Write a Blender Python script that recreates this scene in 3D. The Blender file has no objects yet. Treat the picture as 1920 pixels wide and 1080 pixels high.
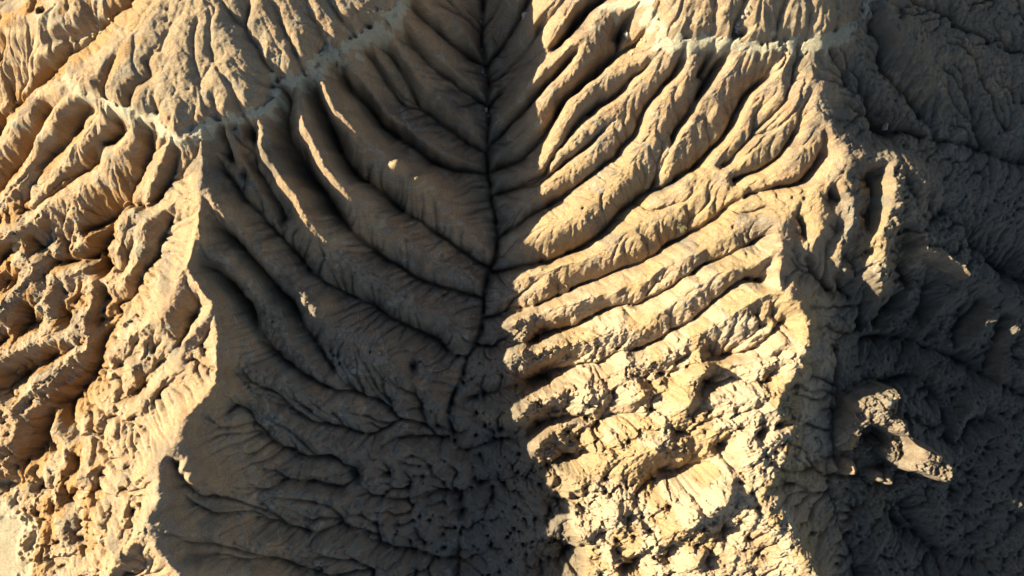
import bpy, bmesh, math, random, time
import numpy as np

C = bpy.context.scene.collection
scene = bpy.context.scene
T0 = time.time()
# ------------------------------------------------------------------ camera, sky, sun, exposure
FOV = math.radians(55.0)
ZREF = 10.0                                   # level at which 20 photo pixels are one metre
DIST = 48.0 / math.tan(FOV / 2)
cam_d = bpy.data.cameras.new('camera')
cam = bpy.data.objects.new('camera', cam_d)
C.objects.link(cam)
cam.location = (0, 0, ZREF + DIST)
cam.rotation_euler = (0, 0, 0)
cam_d.angle = FOV
cam_d.clip_end = 3000
scene.camera = cam

SUN_EL, SUN_AZ = 25.0, 281.0                  # azimuth clockwise from north (the top of the picture)
world = bpy.data.worlds.new('World')
scene.world = world
world.use_nodes = True
wn = world.node_tree
sky = wn.nodes.new('ShaderNodeTexSky')
sky.sky_type = 'NISHITA'
sky.sun_disc = False
sky.sun_elevation = math.radians(SUN_EL)
sky.sun_rotation = math.radians(SUN_AZ)
bg = wn.nodes['Background']
wn.links.new(sky.outputs[0], bg.inputs[0])
bg.inputs[1].default_value = 0.05
sun_d = bpy.data.lights.new('sun', 'SUN')
sun_d.energy = 5.0
sun_d.angle = math.radians(0.5)
sun_d.color = (1.0, 0.865, 0.62)
sun = bpy.data.objects.new('sun', sun_d)
C.objects.link(sun)
az, el = math.radians(SUN_AZ), math.radians(SUN_EL)
from mathutils import Vector
to_sun = Vector((math.sin(az) * math.cos(el), math.cos(az) * math.cos(el), math.sin(el)))
sun.rotation_euler = to_sun.to_track_quat('Z', 'Y').to_euler()
sun.location = (-60, 10, 80)
vs = scene.view_settings
vs.view_transform = 'Standard'
vs.look = 'None'
vs.exposure = 2.1
vs.gamma = 1.0
vs.use_curve_mapping = False

# ------------------------------------------------------------------ the traced relief: x,y,height along every crest and gully line
# owner letter: l left ridge, r right ridge, e eastern slope, k knoll
RIDGES = [
 # left ridge, capped cone above the pale ledge
 ('l','rib','345,-30,28 300,30,26.8 240,80,25 190,120,23.5 150,160,22'),
 ('l','rib','365,-40,28 330,30,27 290,90,25 255,130,24 225,165,22.8 207,192,21.8'),
 ('l','rib','375,-40,28.3 365,30,27.3 350,80,26 340,120,25 310,160,24 285,190,23 262,218,22'),
 ('l','rib','340,120,25 330,170,24 328,215,22.8 325,245,22'),
 ('l','rib','385,-40,28.5 386,40,27 388,90,25.5 386,140,24 385,190,23 383,225,22.3'),
 ('l','rib','402,120,24.9 412,160,24 422,208,22.4'),
 ('l','rib','395,-40,28.5 408,30,27 422,90,25.5 450,140,24.2 470,180,23.2 480,205,22.2'),
 ('l','rib','470,-50,28 495,10,26.5 505,60,25 530,110,23.6 545,145,22.3 555,155,21.8'),
 ('l','rib','520,-50,27.5 540,5,26 560,60,24.5 580,105,23.2 595,125,22'),
 ('l','rib','565,-50,27 590,0,25.5 612,35,24.2 640,70,22.8 650,92,21.8'),
 ('l','rib','610,-50,26 640,0,24.5 690,20,23 708,42,21.6'),
 ('l','ledge','125,145,21.2 150,178,21.2 205,195,21.5 255,222,21.7 290,230,21.9 320,258,21.8 350,248,22 380,240,22 410,230,22 440,222,22 480,213,21.8 505,198,21.4'),
 ('l','ledge','505,198,21.4 520,162,21.2 545,160,21.2 578,140,21.4 602,128,21.4 622,100,21.2 650,98,21.2 668,78,21.2 705,55,21.2 742,28,21.2 748,0,21.2 775,-60,21.2'),
 # second small capped hill in the upper left corner
 ('l','lobe','150,-40,24 125,0,22.5 75,35,20.7 32,52,19.3'),
 ('l','lobe','165,-40,24.3 140,25,22.3 120,60,21 80,88,19.8'),
 ('l','lobe','170,-40,24.3 155,0,23.2 157,40,21.6 160,70,20'),
 ('l','lobe','200,-40,24.8 188,0,23.3 183,35,21.5 180,58,20.2'),
 ('l','lobe','60,-40,21 45,0,19.6 20,20,18.3'),
 ('l','ledge','5,60,18.6 25,58,18.9 55,62,19 75,95,19.1 110,88,19.4 150,80,19.7 178,66,20'),
 ('l','spur','75,95,19.1 57,110,17.5 54,145,15 52,165,12.5'),
 ('l','spur','20,62,18.6 10,100,15.5 5,150,13 18,200,10.5'),
 # left ridge, western spurs
 ('l','spur','125,145,21.2 93,170,19.3 52,182,17.3 50,207,15.8 17,233,13.5 12,257,12 -20,285,10 -60,320,8'),
 ('l','spur','150,178,21 103,200,18.8 97,230,17 77,260,14.8 57,300,12.5 23,353,9.5 -10,385,8'),
 ('l','spur','205,195,21.3 187,227,19 167,263,16.8 143,283,15 127,310,13.2 100,340,11.5 70,360,10'),
 ('l','spur','255,222,21.5 247,253,19.5 227,277,17.8 200,293,16.3 197,320,14.8 167,340,13.2 133,367,11.8 83,387,10.8 50,420,9.5 0,450,8.5 -40,470,7'),
 ('l','spur','320,258,21.6 310,287,19.8 297,313,18.3 282,350,16.2 274,380,14.6'),
 ('l','spur','372,385,19 333,372,17.6 313,390,16.6 267,407,15.4 240,394,14.4 228,440,12.2 215,470,11 213,508,9.4'),
 ('l','spur','265,410,15.4 263,455,13.8 258,485,12.8 240,508,11.8 200,530,10.6 163,535,9.8 172,570,9 160,600,8.5 115,625,7.6 60,640,7 15,665,6.5 -30,680,6'),
 ('l','crest','382,252,21.8 380,330,20.3 372,400,19.2 362,450,18.4 352,500,17.3 370,530,16.6 395,565,16 403,620,15.2 402,690,14.4 390,735,13.7 350,790,12.7 325,840,12 297,870,11.4 290,930,10.7 280,990,10 290,1030,9.2 330,1080,8.2 350,1130,7'),
 ('l','spur','352,500,17 333,527,16 317,560,14.9 290,600,13.6 250,613,12.2 235,640,10.9 210,672,9.4'),
 ('l','spur','290,600,13.6 267,643,12.2 263,680,11.2 235,715,9.6 215,740,8.7 207,765,8.8'),
 ('l','spur','398,570,15.9 385,590,15.2 355,625,13.9 335,665,12.8 328,690,12.2 305,715,11.3 270,740,10.6 250,760,10.2'),
 ('l','spur','100,390,10.4 97,430,9.2 100,460,8.6 80,480,8.2 45,495,7.7 40,530,7.2 20,560,7 5,600,6.6 -30,630,6'),
 ('l','spur','127,395,10.4 147,437,9.4 143,463,8.3'),
 ('l','spur','165,590,8.8 165,650,8.2 143,668,7.8 115,695,7.2 65,720,6.7 50,757,6.4 23,787,6.1 13,820,5.6 3,860,5 -30,900,4'),
 ('l','spur','150,505,8.6 120,520,8 95,545,7.6 88,575,7.4'),
 ('l','fin','97,803,7.2 117,823,7.2 120,843,7 113,867,6.7 85,893,6.2 93,917,5.6'),
 ('l','fin','165,797,7.4 170,830,7.2 167,863,7 163,890,6.5 150,902,5.9'),
 ('l','spur','163,890,6.4 187,905,6.4 202,913,6.8'),
 ('l','spur','250,760,10.2 207,768,8.9 190,787,8.6 212,820,9 208,860,8.6 194,890,7.6 202,915,7 190,950,6.2 180,1000,5.2'),
 ('l','spur','297,870,11.4 260,900,9.8 235,930,8.2 225,990,6.8 215,1030,5.8'),
 ('l','spur','150,915,5.2 140,960,4.6 130,1010,3.9'),
 ('l','spur','280,990,10 268,1005,9.4 225,1040,7 200,1075,5.6'),
 ('l','knob','300,1035,9.1 312,1042,9.2 322,1055,8.6'),
 ('l','knob','110,1060,3.6 150,1065,3.8 180,1050,4.2'),
 ('l','fan','70,915,3.4 30,950,2.6 -40,990,2'),
 # left ridge, eastern spurs down to the ravine
 ('l','spur','775,-40,21 800,5,18.3 840,30,15.6 870,50,13.6 890,75,11.9 903,100,10'),
 ('l','spur','820,-60,19.5 860,-25,16.5 885,0,13.6 897,15,12'),
 ('l','spur','745,25,21 780,55,18.7 815,90,16.4 850,130,13.8 880,155,11.6 905,180,9.4'),
 ('l','spur','712,52,20.8 745,85,18.5 775,125,16.6 805,160,14.8 840,195,12.4 880,230,10 908,258,8'),
 ('l','spur','690,68,20.2 720,120,17.3 745,160,15 770,190,12.5'),
 ('l','spur','655,98,21.2 662,125,20.2 690,165,17.5 730,215,15.2 765,240,13.7 800,265,12.2 850,290,10.2 890,310,8'),
 ('l','spur','598,132,21.4 613,175,21.2 640,213,20.5 660,230,20 687,262,18.2 725,295,17.4 765,325,16.4 800,350,14.2 850,400,10.8 890,440,9 915,470,7.2'),
 ('l','spur','560,158,21.3 563,213,21.2 593,273,20.3 640,347,18.7 657,357,18 690,400,14.6 740,445,12.4 790,475,10.7 850,505,8.6 895,530,6.6'),
 ('l','spur','485,213,21.7 493,283,20.6 520,317,19.8 553,360,18.5 575,408,16.9 620,460,13.7 680,500,11.8 740,545,10 800,580,8.4 850,605,7 885,625,5'),
 ('l','spur','442,225,21.6 455,300,18.7 485,350,16.5 510,395,14.5 525,425,13.3'),
 ('l','spur','420,232,21.8 435,275,20.4 445,320,17'),
 ('l','spur','384,345,20.3 405,385,19.2 425,410,18.2 470,450,15.6 520,495,14.2 560,545,13 590,575,12.4 615,610,11.2 660,640,10 720,680,8.6 780,720,7 820,755,5.5 835,780,4.2'),
 ('l','spur','368,425,18.8 393,467,17.2 430,495,15.6 470,540,13.8 510,590,12 540,640,10.8 575,675,9.5 620,712,8'),
 ('l','spur','403,600,15.3 440,645,12.8 480,690,11.2 530,720,9.8 600,748,8.4 650,768,7.2 700,788,5.8 735,803,5'),
 ('l','spur','400,700,14 440,735,11.6 500,770,9.6 560,805,8.2 590,825,7.6 640,843,7 757,840,5.2 840,863,3.6 878,870,2.6'),
 ('l','spur','325,840,12 352,870,11.6 378,905,11 430,903,9.7 480,910,8.5 540,925,7.6 610,935,6.7 683,958,5.1 773,953,4 827,973,2.8 857,987,2'),
 ('l','spur','285,980,10 360,1000,8.9 450,1010,7.6 540,1030,6.2 620,1035,5 700,1055,3.4 800,1068,2.2'),
 ('l','spur','330,1070,8.2 400,1070,7 520,1085,5.4 600,1110,4'),
 ('l','spur','380,770,11.5 420,800,10 450,850,9.2 520,870,8 580,885,7'),
 # right ridge, capped cone
 ('r','ledge','1137,20,20.4 1165,12,20.8 1205,-2,21.3 1225,-30,22'),
 ('r','ledge','1212,28,21.4 1250,78,21.2 1290,82,21.6 1340,78,21.7 1385,82,21.7 1420,92,21.7 1470,83,21.8 1520,85,21.6 1565,72,21.4 1602,50,21 1625,20,20.8 1645,-40,20.6'),
 ('r','rib','1235,-40,25 1218,0,23 1215,25,21.7'),
 ('r','rib','1265,-40,26 1255,0,24 1260,40,22.8 1272,72,21.8'),
 ('r','rib','1320,-40,26.5 1300,0,24.5 1305,40,23 1310,75,21.9'),
 ('r','rib','1385,-40,27 1365,0,25 1360,40,23.3 1356,75,22'),
 ('r','rib','1440,-50,27.5 1425,0,25.5 1420,45,23.6 1415,82,22'),
 ('r','rib','1495,-40,26.8 1490,0,25 1488,40,23.4 1490,75,22'),
 ('r','rib','1530,-40,26 1535,0,24.5 1542,40,23 1552,65,22'),
 ('r','rib','1570,-40,24.6 1585,0,23 1590,30,22 1598,45,21.4'),
 # right ridge, western spurs down to the ravine
 ('r','spur','985,-60,17.5 960,-20,15 945,30,12.5 925,75,10'),
 ('r','spur','1065,-40,20.3 1050,-18,19.6 1030,10,18.2 1010,30,16.8 990,62,14.4 962,88,11.5 930,112,9.5'),
 ('r','spur','1095,-30,20.6 1075,0,19.5 1050,40,17.6 1029,76,15.6 1000,112,12.6 960,152,10.4 930,172,9'),
 ('r','spur','1137,25,20.4 1113,60,19.4 1060,87,18 1023,117,16.4 1000,140,15 978,178,13.3 950,215,10.5 930,235,9'),
 ('r','spur','1098,88,18.6 1087,102,18 1070,133,16.6 1040,160,15.3 1007,200,13.4 993,228,12.3 962,265,9.5 935,290,7.8'),
 ('r','spur','1213,35,21 1190,72,18.3 1172,95,16.5'),
 ('r','spur','1250,72,21.1 1207,93,20.1 1160,123,18.7 1123,150,17.5 1080,187,16 1053,233,14.4 1033,277,12.9 1013,307,11.7 975,328,9 940,335,7.5'),
 ('r','spur','1265,88,21 1240,117,20 1200,148,18.6 1173,190,17 1133,217,15.9 1090,250,14.4 1055,280,13 1040,305,12'),
 ('r','spur','1160,222,16 1140,247,15.2 1107,290,13.5 1057,320,12.1 1020,350,10.8 980,370,8.5 945,380,7'),
 ('r','spur','1300,85,21.5 1297,118,20.4 1280,157,19.1 1243,202,17.7 1227,247,16.5 1200,283,15.2 1165,325,14.2 1135,362,13.2 1085,405,12 1010,432,10.2 960,445,7.2'),
 ('r','spur','1400,95,21.5 1375,130,20.4 1350,160,19.2 1320,192,18.2 1290,240,16.8 1260,290,15.4 1246,325,14.2'),
 ('r','spur','1482,95,21.6 1460,143,20.6 1430,180,19.4 1410,203,18.6 1390,240,17.6 1360,277,16.4 1335,303,15.4'),
 ('r','spur','1522,140,20.8 1495,190,19.9 1467,233,18.6 1437,263,17.6 1380,310,16.2 1300,335,15 1273,368,14 1220,410,13 1175,443,12 1115,478,10.7 1050,500,9.3 1010,515,8.4 978,524,7.5 940,540,5.2'),
 ('r','spur','1545,215,19.6 1500,290,17.9 1470,330,16.8 1430,348,15.8'),
 ('r','spur','1470,385,16.8 1420,378,16.2 1380,398,15.5 1340,432,14.8 1290,465,13.7 1240,500,12.5 1180,530,11.2 1120,555,10 1060,575,8.9 1000,592,7.8 968,600,7.1 930,615,4.5'),
 ('r','spur','1465,470,16.4 1410,495,15.5 1340,520,14.4 1290,550,13.2 1230,590,12 1170,615,10.8 1100,640,9.6 1040,655,8.5 978,662,7.2 940,672,4.5'),
 ('r','spur','1475,540,16.1 1423,557,15.3 1357,600,14 1313,627,13 1280,650,12.2 1230,675,11.2 1170,690,10.3 1110,705,9.6 1067,727,8.7 1007,745,7.7 977,773,6.4 930,790,3.5'),
 ('r','spur','1520,650,15.5 1467,650,14.8 1430,668,14.1 1350,690,12.7 1300,710,11.9 1240,735,10.8 1180,760,9.6 1120,795,8.2 1057,807,7.3 1013,827,6.4 970,860,3.8'),
 ('r','spur','1462,740,14.8 1380,760,13.2 1313,770,12.2 1273,787,11.3 1207,803,10.3 1150,830,9.2 1105,868,7.8 1085,905,6.2 1040,930,4'),
 ('r','spur','1440,845,13.6 1370,825,12.2 1300,835,11.2 1207,843,10.2 1157,862,9.1 1107,900,7.7 1085,927,6.8 1077,967,6 1087,1000,5.2'),
 ('r','spur','1432,880,13.4 1370,885,12.4 1330,905,11.6 1290,930,10.7 1237,938,9.8 1173,973,8.5 1123,1010,7.2 1095,1060,6.2 1080,1095,5.5'),
 ('r','spur','1447,935,13.1 1400,950,12.6 1352,945,12.4 1300,975,11.2 1250,1000,10 1200,1035,8.7 1150,1080,7.2'),
 ('r','spur','1480,1015,12.6 1400,1035,11.3 1330,1060,10 1290,1090,9.2'),
 ('r','crest','1522,92,21.5 1530,150,20.7 1545,200,20 1565,250,19.5 1600,285,19 1580,315,18.6 1545,345,18 1510,366,17.4 1465,393,16.9 1458,430,16.7 1470,470,16.5 1475,540,16.2 1500,563,16.1 1525,612,15.8 1520,652,15.6 1500,690,15.3 1470,725,15 1455,765,14.6 1468,815,14 1440,850,13.7 1432,880,13.5 1445,930,13.2 1460,990,12.9 1480,1015,12.7 1522,1060,12.4 1532,1110,12'),
 ('r','crest','1600,285,19 1640,298,18.6 1690,298,18.2 1730,318,17.4 1748,345,16'),
 ('r','fin','1575,330,18.2 1592,380,17.9 1596,425,16.9 1580,480,15.7 1578,510,12.0'),
 ('r','fin','1515,366,17.3 1530,400,17.4 1536,430,16.9 1527,465,15.9 1530,490,12.6'),
 ('r','fin','1690,300,18.2 1688,360,18.2 1680,410,17.5 1662,460,16.5 1657,518,14.9 1660,550,11.0'),
 ('r','fin','1668,440,15.9 1650,470,15.2 1632,488,14.3'),
 ('r','fin','1690,350,17.4 1708,385,16.4 1715,408,15.3'),
 ('r','spur','1735,330,17 1722,400,15.2 1735,440,14.4 1770,470,12.2 1800,490,10.6 1825,515,9.2 1870,540,8 1910,580,6 1950,620,5'),
 ('r','spur','1602,50,21 1610,90,19.5 1625,130,18 1640,160,17 1680,190,15 1715,225,13 1740,250,11.5'),
 ('r','spur','1575,80,20.8 1590,120,18.6 1600,160,17.2 1610,205,15'),
 ('r','spur','1650,-20,20.8 1685,45,20 1728,68,18.4 1745,88,16.4 1800,95,13.8 1870,110,11.5 1930,130,10 1980,150,8'),
 ('r','spur','1745,88,17.5 1755,140,15 1765,190,12.5 1790,245,9.6'),
 ('r','spur','1830,105,12.6 1850,180,10 1878,255,7.6'),
 ('r','spur','1760,-40,16 1810,0,13.6 1850,12,12.4 1900,40,10.6 1960,60,9'),
 ('r','spur','1748,345,15.6 1790,365,12.6 1840,380,10.2 1930,400,8 2000,410,6.5'),
 # shaded eastern slope
 ('e','spur','1825,515,11 1765,590,9 1713,627,7.5'),
 ('e','spur','1700,540,11.5 1703,577,9.6 1663,622,7.6'),
 ('e','spur','1478,545,15.8 1530,560,13.5 1570,570,11.2 1587,595,9.6'),
 ('e','spur','1525,640,15 1570,680,11 1600,700,8.8 1690,672,7.4 1760,700,7.6 1800,710,6.6'),
 ('e','spur','1870,560,9 1840,620,8 1800,655,6.4'),
 ('e','spur','1910,600,8 1890,660,5.6 1880,720,4.8 1827,757,5.6 1790,800,5.8'),
 ('e','spur','1715,905,7.2 1750,955,6.2 1800,990,4.8 1860,1010,3.6'),
 ('e','spur','1640,930,8 1650,980,7 1660,1050,6'),
 ('e','spur','1468,800,13.8 1510,830,11 1540,870,9'),
 ('e','spur','1455,960,12.9 1510,985,10.2 1570,1010,7.4'),
 ('e','spur','1850,860,4.6 1900,900,3.6 1960,930,3'),
 ('k','knoll','1632,765,12.4 1662,782,12.9 1700,770,12.6 1707,742,12.2'),
 ('k','arm','1692,795,12.6 1720,830,12 1750,850,11.6 1790,888,10.9 1788,906,10'),
 ('k','arm','1640,795,12.3 1608,822,11.7 1590,842,11.1 1625,852,11'),
]
GULLIES = [
 # capped cone of the left ridge
 '290,10,26.6 270,40,25.6 227,110,23.3 215,140,22.4 203,170,21.6',
 '360,-30,26.6 350,20,26 325,65,24.6 307,93,23.7 290,122,22.8 293,133,22.6 283,153,22.3 260,170,22 246,195,21.5',
 '376,40,26.3 372,110,24.2 372,160,23 373,200,22.3 362,228,21.8',
 '388,-40,27.6 392,3,26.8 398,43,25.8 400,87,24.4 417,133,23.2 433,173,22.4 445,200,21.9',
 '395,-40,27.4 430,27,25.8 463,55,24.2 487,100,22.9 508,143,21.6 514,166,21.5',
 '480,-50,26.5 472,20,25.2 463,55,24.2',
 '500,-50,26.4 510,0,25.3 523,27,24.5 547,87,22.9 567,130,21.6 573,142,21.4',
 '560,-50,25.8 580,3,24.3 597,40,23.2 613,83,21.8 619,96,21.3',
 '600,-40,24.8 625,10,23.6 655,50,22.3 668,72,21.2',
 '295,172,22.9 296,200,22.2 297,222,21.7',
 '397,177,22.9 405,215,22',
 # corner hill
 '75,-30,20.8 77,15,20 74,42,18.9','140,-20,22.7 143,40,20.6 150,72,19.2','165,-20,22.9 170,35,20.9 172,62,19.6',
 '235,10,24.5 215,47,21.8 180,78,18.6 130,122,16 90,158,14 45,186,12 20,220,9 0,265,7 -40,300,5.5',
 '30,30,17.6 0,45,16',
 '40,75,15 25,110,13 30,150,11.5 35,190,10.5',
 # western side of the left ridge
 '97,203,15.5 88,235,13 67,277,10.5 33,320,8 15,350,6.7 -20,370,5.5',
 '190,203,17.5 178,222,15.5 158,258,13.3 136,275,11.9 100,310,9.5 70,336,8 30,375,6.7 -20,420,5.5',
 '243,217,17 228,262,14.6 200,282,13 188,315,11.7 160,332,10.2 110,360,8.8',
 '297,243,17 290,300,14 265,350,12 255,375,11 225,395,10 195,420,9 160,440,7.6',
 '360,272,16.8 345,320,14.8 325,358,13 300,382,12.2 265,390,11.3 235,378,10.4 215,410,9.4 193,465,7.4 150,485,6.4 110,495,5.8',
 '327,405,14 300,483,10.8 267,520,9.2 253,547,8.3 240,570,7.4 230,600,6.9 205,630,5.9 185,680,5.2 165,720,4.8 130,755,4.4',
 '362,590,12 345,640,10.3 310,680,8.7 290,710,8.1 250,740,7.4 225,755,6.8',
 '285,640,10.5 275,690,9 262,715,8.4',
 '60,440,5.6 30,465,5.2 5,480,5','75,445,6.2 80,460,6','118,420,6.8 122,450,6.2',
 '60,575,4.6 65,600,4.4 45,610,4.6','30,520,5.3 15,545,5','120,580,6 135,600,5.8','20,630,4.6 0,640,4.4',
 '110,655,5 80,685,4.8 40,700,4.5','200,560,6.4 190,600,6','190,490,7.2 205,545,7',
 '130,755,4.4 138,800,3.8 145,850,3.6 148,885,3.5','190,775,5.2 190,830,4.4 185,880,4.4',
 '100,770,4.3 90,800,3.6 85,845,2.4 60,855,3 45,905,3 5,905,2.6','130,930,3.4 155,937,3.6 178,930,4',
 '165,945,4 163,985,3.8 158,1020,3.4','207,935,5 203,1000,4.6','248,930,6.8 255,985,6.6 245,1020,5.8',
 '88,965,2.6 95,980,2.7','245,1045,5.2 258,1065,4.8','20,1020,1.6 -30,1060,1.4 60,1060,1.7',
 '330,700,9.6 300,745,8.4',
 # right ridge cone
 '1238,-40,24.6 1236,0,23.2 1243,50,22','1340,-40,25.6 1340,0,24 1341,47,22.6 1336,68,21.9','1403,-40,26.2 1390,0,24.4 1384,40,22.8 1381,66,21.8','1465,-40,26.2 1470,0,24.4 1458,40,22.8 1453,72,21.9','1512,-40,25.6 1511,10,23.6 1515,66,21.9','1560,-40,24.4 1566,20,22.5 1572,58,21.6',
 # eastern side of the left ridge
 '830,-60,15.5 870,0,12 897,32,9.9 903,45,9.3',
 '752,13,17.5 783,33,15.2 820,60,12.8 840,83,11.5 873,103,9.5 905,118,8.6',
 '742,48,17.6 783,93,14.3 830,140,11.2 873,170,9 910,198,7.7',
 '703,70,17 750,127,13.3 773,160,11.9 787,197,10.3',
 '665,88,17.6 707,123,14.8 723,150,13.6 757,187,11.7 787,200,10.3 827,230,8.9 873,257,7.7 914,278,6.7',
 '625,112,17.8 640,147,15.8 673,187,13.8 707,223,12 737,250,10.8 773,273,9.5 807,300,8.3 847,317,7.3 916,323,6.2',
 '577,152,18 597,187,16.4 627,253,14 640,277,13.1 673,327,11 713,360,9.4 750,393,8.4 800,423,7.4 847,460,6.4 887,487,5.5 922,497,5',
 '521,176,18 540,217,16.4 547,267,14.9 573,310,13.6 600,350,12.4 640,410,10.4 680,450,9.2 717,480,8.2 757,507,7.1 813,533,5.9 873,550,4.9 902,562,4.4',
 '455,238,18.6 475,300,16.2 505,350,14.5 530,403,13 532,440,12.2 553,473,11.4 583,507,10.5 640,550,9.3 683,563,8.3 723,590,7.3 773,617,6.2 823,643,5.1 853,667,4.3 880,668,3.6',
 '470,225,19 476,260,17.4','430,238,19 445,290,16.8 462,330,15',
 '407,245,18.8 425,317,15.8 455,363,14.4 500,417,13 532,440,12.2',
 '392,400,16.6 420,433,14.2 467,480,12.5 507,527,11.1 537,563,10.1 560,607,9.2 577,627,8.7 607,667,7.7 645,717,6.5 672,738,5.9 715,757,5.1 752,780,4.2 790,793,3.2 838,797,2.3',
 '385,490,14.3 427,527,12.3 467,577,10.8 483,620,9.9 513,660,9 547,690,8.2 600,722,7.2 650,735,6.3 672,738,5.9',
 '410,690,11.8 440,700,10.6 470,735,9.6 520,765,8.4 590,790,6.8 660,806,5.6 720,817,4.4 790,817,3.2 848,822,2.1',
 '400,790,9.9 440,760,9.6 463,775,9 480,812,8.2 520,837,7.1 570,850,6.1 633,862,5.1 665,895,4.5 695,927,4 750,937,3.1 813,922,2.3 868,922,1.8',
 '770,690,6 785,740,4.4 793,790,3.1',
 '350,930,8.8 400,963,7.8 467,967,6.6 520,985,5.6 590,1000,4.6 640,985,4 673,995,3.4 700,1018,2.8 780,1036,1.9 857,1048,1.2',
 '330,860,9.4 360,920,9 400,930,8.4','520,900,7 580,905,5.9 640,915,4.8',
 '350,1040,7 450,1050,6 540,1060,4.8 590,1072,4 660,1085,3',
 # the ravine itself
 '905,-70,11 905,0,10 904,30,9.4 907,100,8.8 909,130,8.4 913,180,7.9 917,240,7.1 916,290,6.5 919,320,6.2 925,370,5.8 934,440,5.3 929,480,5 916,510,4.8 906,560,4.4 899,610,4 886,660,3.6 863,700,3.2 850,740,2.8 840,790,2.3 860,840,2 886,870,1.9 884,900,1.8 868,930,1.6 865,980,1.4 858,1040,1.1 855,1090,1 850,1150,0.8',
 # western side of the right ridge
 '1010,-50,15 990,15,12.3 975,45,11.2 950,75,10.2 918,112,8.7 908,128,8.4',
 '1060,-30,17.6 1047,5,16.8 1025,42,14.6 1010,65,13 985,90,11',
 '1140,-20,18.5 1120,10,16.8 1090,37,15.2 1063,77,13.4 1030,105,12 1003,117,11.3 973,143,9.8 930,183,8 915,202,7.6',
 '1075,112,15.6 1045,140,14 1015,178,12 985,212,10.2 950,248,8.6 918,266,6.8',
 '1188,18,18.3 1165,60,16.6 1155,105,15',
 '1222,35,18.6 1205,72,17 1175,103,15.6 1150,118,14.8 1107,157,13 1063,193,11.4 1040,233,10 1020,260,9.1 1000,285,8.3 960,312,7.1 922,326,6.2',
 '1215,122,18 1185,150,16.6 1150,180,15.2 1110,210,13.9 1072,248,12.5 1045,287,11 1020,325,9.3 985,345,7.8',
 '1150,233,14.4 1115,262,13 1080,290,11.8 1040,324,10.3 1010,345,9 960,356,7 926,362,5.9',
 '1283,93,19 1272,118,17.9 1253,155,16.4 1213,205,14.8 1200,232,14.2 1187,260,13.4 1150,297,12.2 1120,323,11.2 1063,363,9.6 1007,403,7.5 947,437,5.8 934,445,5.3',
 '1330,85,19.5 1320,110,18 1300,150,16.6',
 '1379,78,18.6 1362,92,17.8 1340,118,16.5 1325,143,15.7 1300,187,14.7 1283,220,13.8 1258,262,12.8 1248,290,12.4 1232,322,11.8 1213,358,10.8 1160,403,9.2 1110,448,7.8 1060,478,6.9 980,503,5.4 925,510,4.8',
 '1456,95,18.6 1450,133,17.2 1417,167,16 1380,213,14.7 1347,263,13.6 1320,293,12.9 1290,320,12.2 1240,350,11.4 1213,358,10.8',
 '1500,160,18.8 1483,200,17.4 1460,230,16.4 1407,283,14.8 1385,300,14.3 1345,318,13.6',
 '1537,250,17.6 1537,290,16.2 1510,333,15.3 1470,355,14.7 1413,363,14 1385,376,13.3 1360,388,12.8 1325,420,11.7 1290,438,11.2 1257,452,10.5 1207,487,9.4 1160,505,8.7 1073,545,7.2 1007,572,5.9 940,590,4.4 905,598,4',
 '1485,250,17 1455,300,15.9 1425,320,15.3 1380,335,14.8',
 '1440,440,14.6 1380,470,13.5 1300,510,11.8 1233,553,10.4 1180,572,9.5 1117,597,8.3 1057,618,7.1 1000,636,5.9 930,648,4 890,652,3.7',
 '1440,525,14.2 1390,525,13 1340,560,11.9 1290,605,10.5 1255,627,9.8 1210,655,8.8 1160,667,8.1 1100,680,7.2 1055,695,6.3 990,716,4.6 920,735,3.2 870,742,2.8',
 '1470,610,14 1437,637,12.7 1403,657,11.9 1357,668,11 1310,682,10.2 1250,707,9.2 1190,735,8.2 1140,757,7.1 1107,785,5.6 1050,793,4.8 1000,812,3.9 930,830,2.7 870,845,2',
 '1440,705,13 1400,715,12 1340,740,11 1290,762,10 1220,778,8.7 1150,812,7.3 1100,840,6 1055,862,4.9 980,890,3.2 900,905,2',
 '1420,800,12 1350,800,11 1290,805,10 1230,822,8.9 1170,845,7.8 1120,870,6.6',
 '1415,858,11.7 1370,855,10.8 1330,870,9.9 1280,895,8.7 1235,908,7.7 1190,950,6.2 1150,972,5.3 1105,1010,4.4 1060,1050,3',
 '1400,915,11.4 1340,925,10.6 1290,955,9.4 1240,970,8.6',
 '1410,990,11 1330,1010,9.6 1290,1030,8.5 1240,1058,7 1180,1068,5.6 1130,1085,5',
 '1400,1075,9.6 1350,1095,8.6',
 # shaded east
 '1545,360,15.2 1560,400,13.2 1553,460,11.2 1560,520,9.6 1580,560,8.5',
 '1628,330,16 1622,400,13.2 1610,470,11 1605,540,8.8 1610,620,6.2',
 '1490,410,14 1500,440,13.3 1510,500,12 1550,545,10',
 '1705,430,13.4 1695,490,11.6 1690,540,9.6 1640,610,6.8',
 '1613,633,6 1680,632,5.8 1730,650,5.4 1785,668,4.8 1850,705,4 1920,740,3.4 1990,760,3',
 '1745,480,11.6 1740,540,9.6 1735,590,7.6 1700,632,5.8',
 '1840,560,8 1800,620,6.6 1785,668,4.8','1880,590,7 1870,640,5.6 1850,705,4',
 '1627,45,18.6 1647,80,16.8 1657,133,15.2 1697,180,12.8 1743,250,10.3 1752,264,9.8 1800,267,8.3 1850,290,6.8 1890,302,5.8 1930,312,5 1990,330,4',
 '1545,100,18.4 1567,133,16.6 1587,173,14.8 1620,220,13 1643,243,12.1 1697,252,10.8 1752,264,9.8',
 '1613,140,15.8 1614,200,13.6 1630,232,12.6',
 '1690,10,17.5 1727,7,15.5 1767,20,14.3 1790,53,12.8 1840,67,11.6 1880,90,10 1930,102,9',
 '1800,120,13 1810,180,10.6 1825,240,8.2 1845,285,7',
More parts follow.
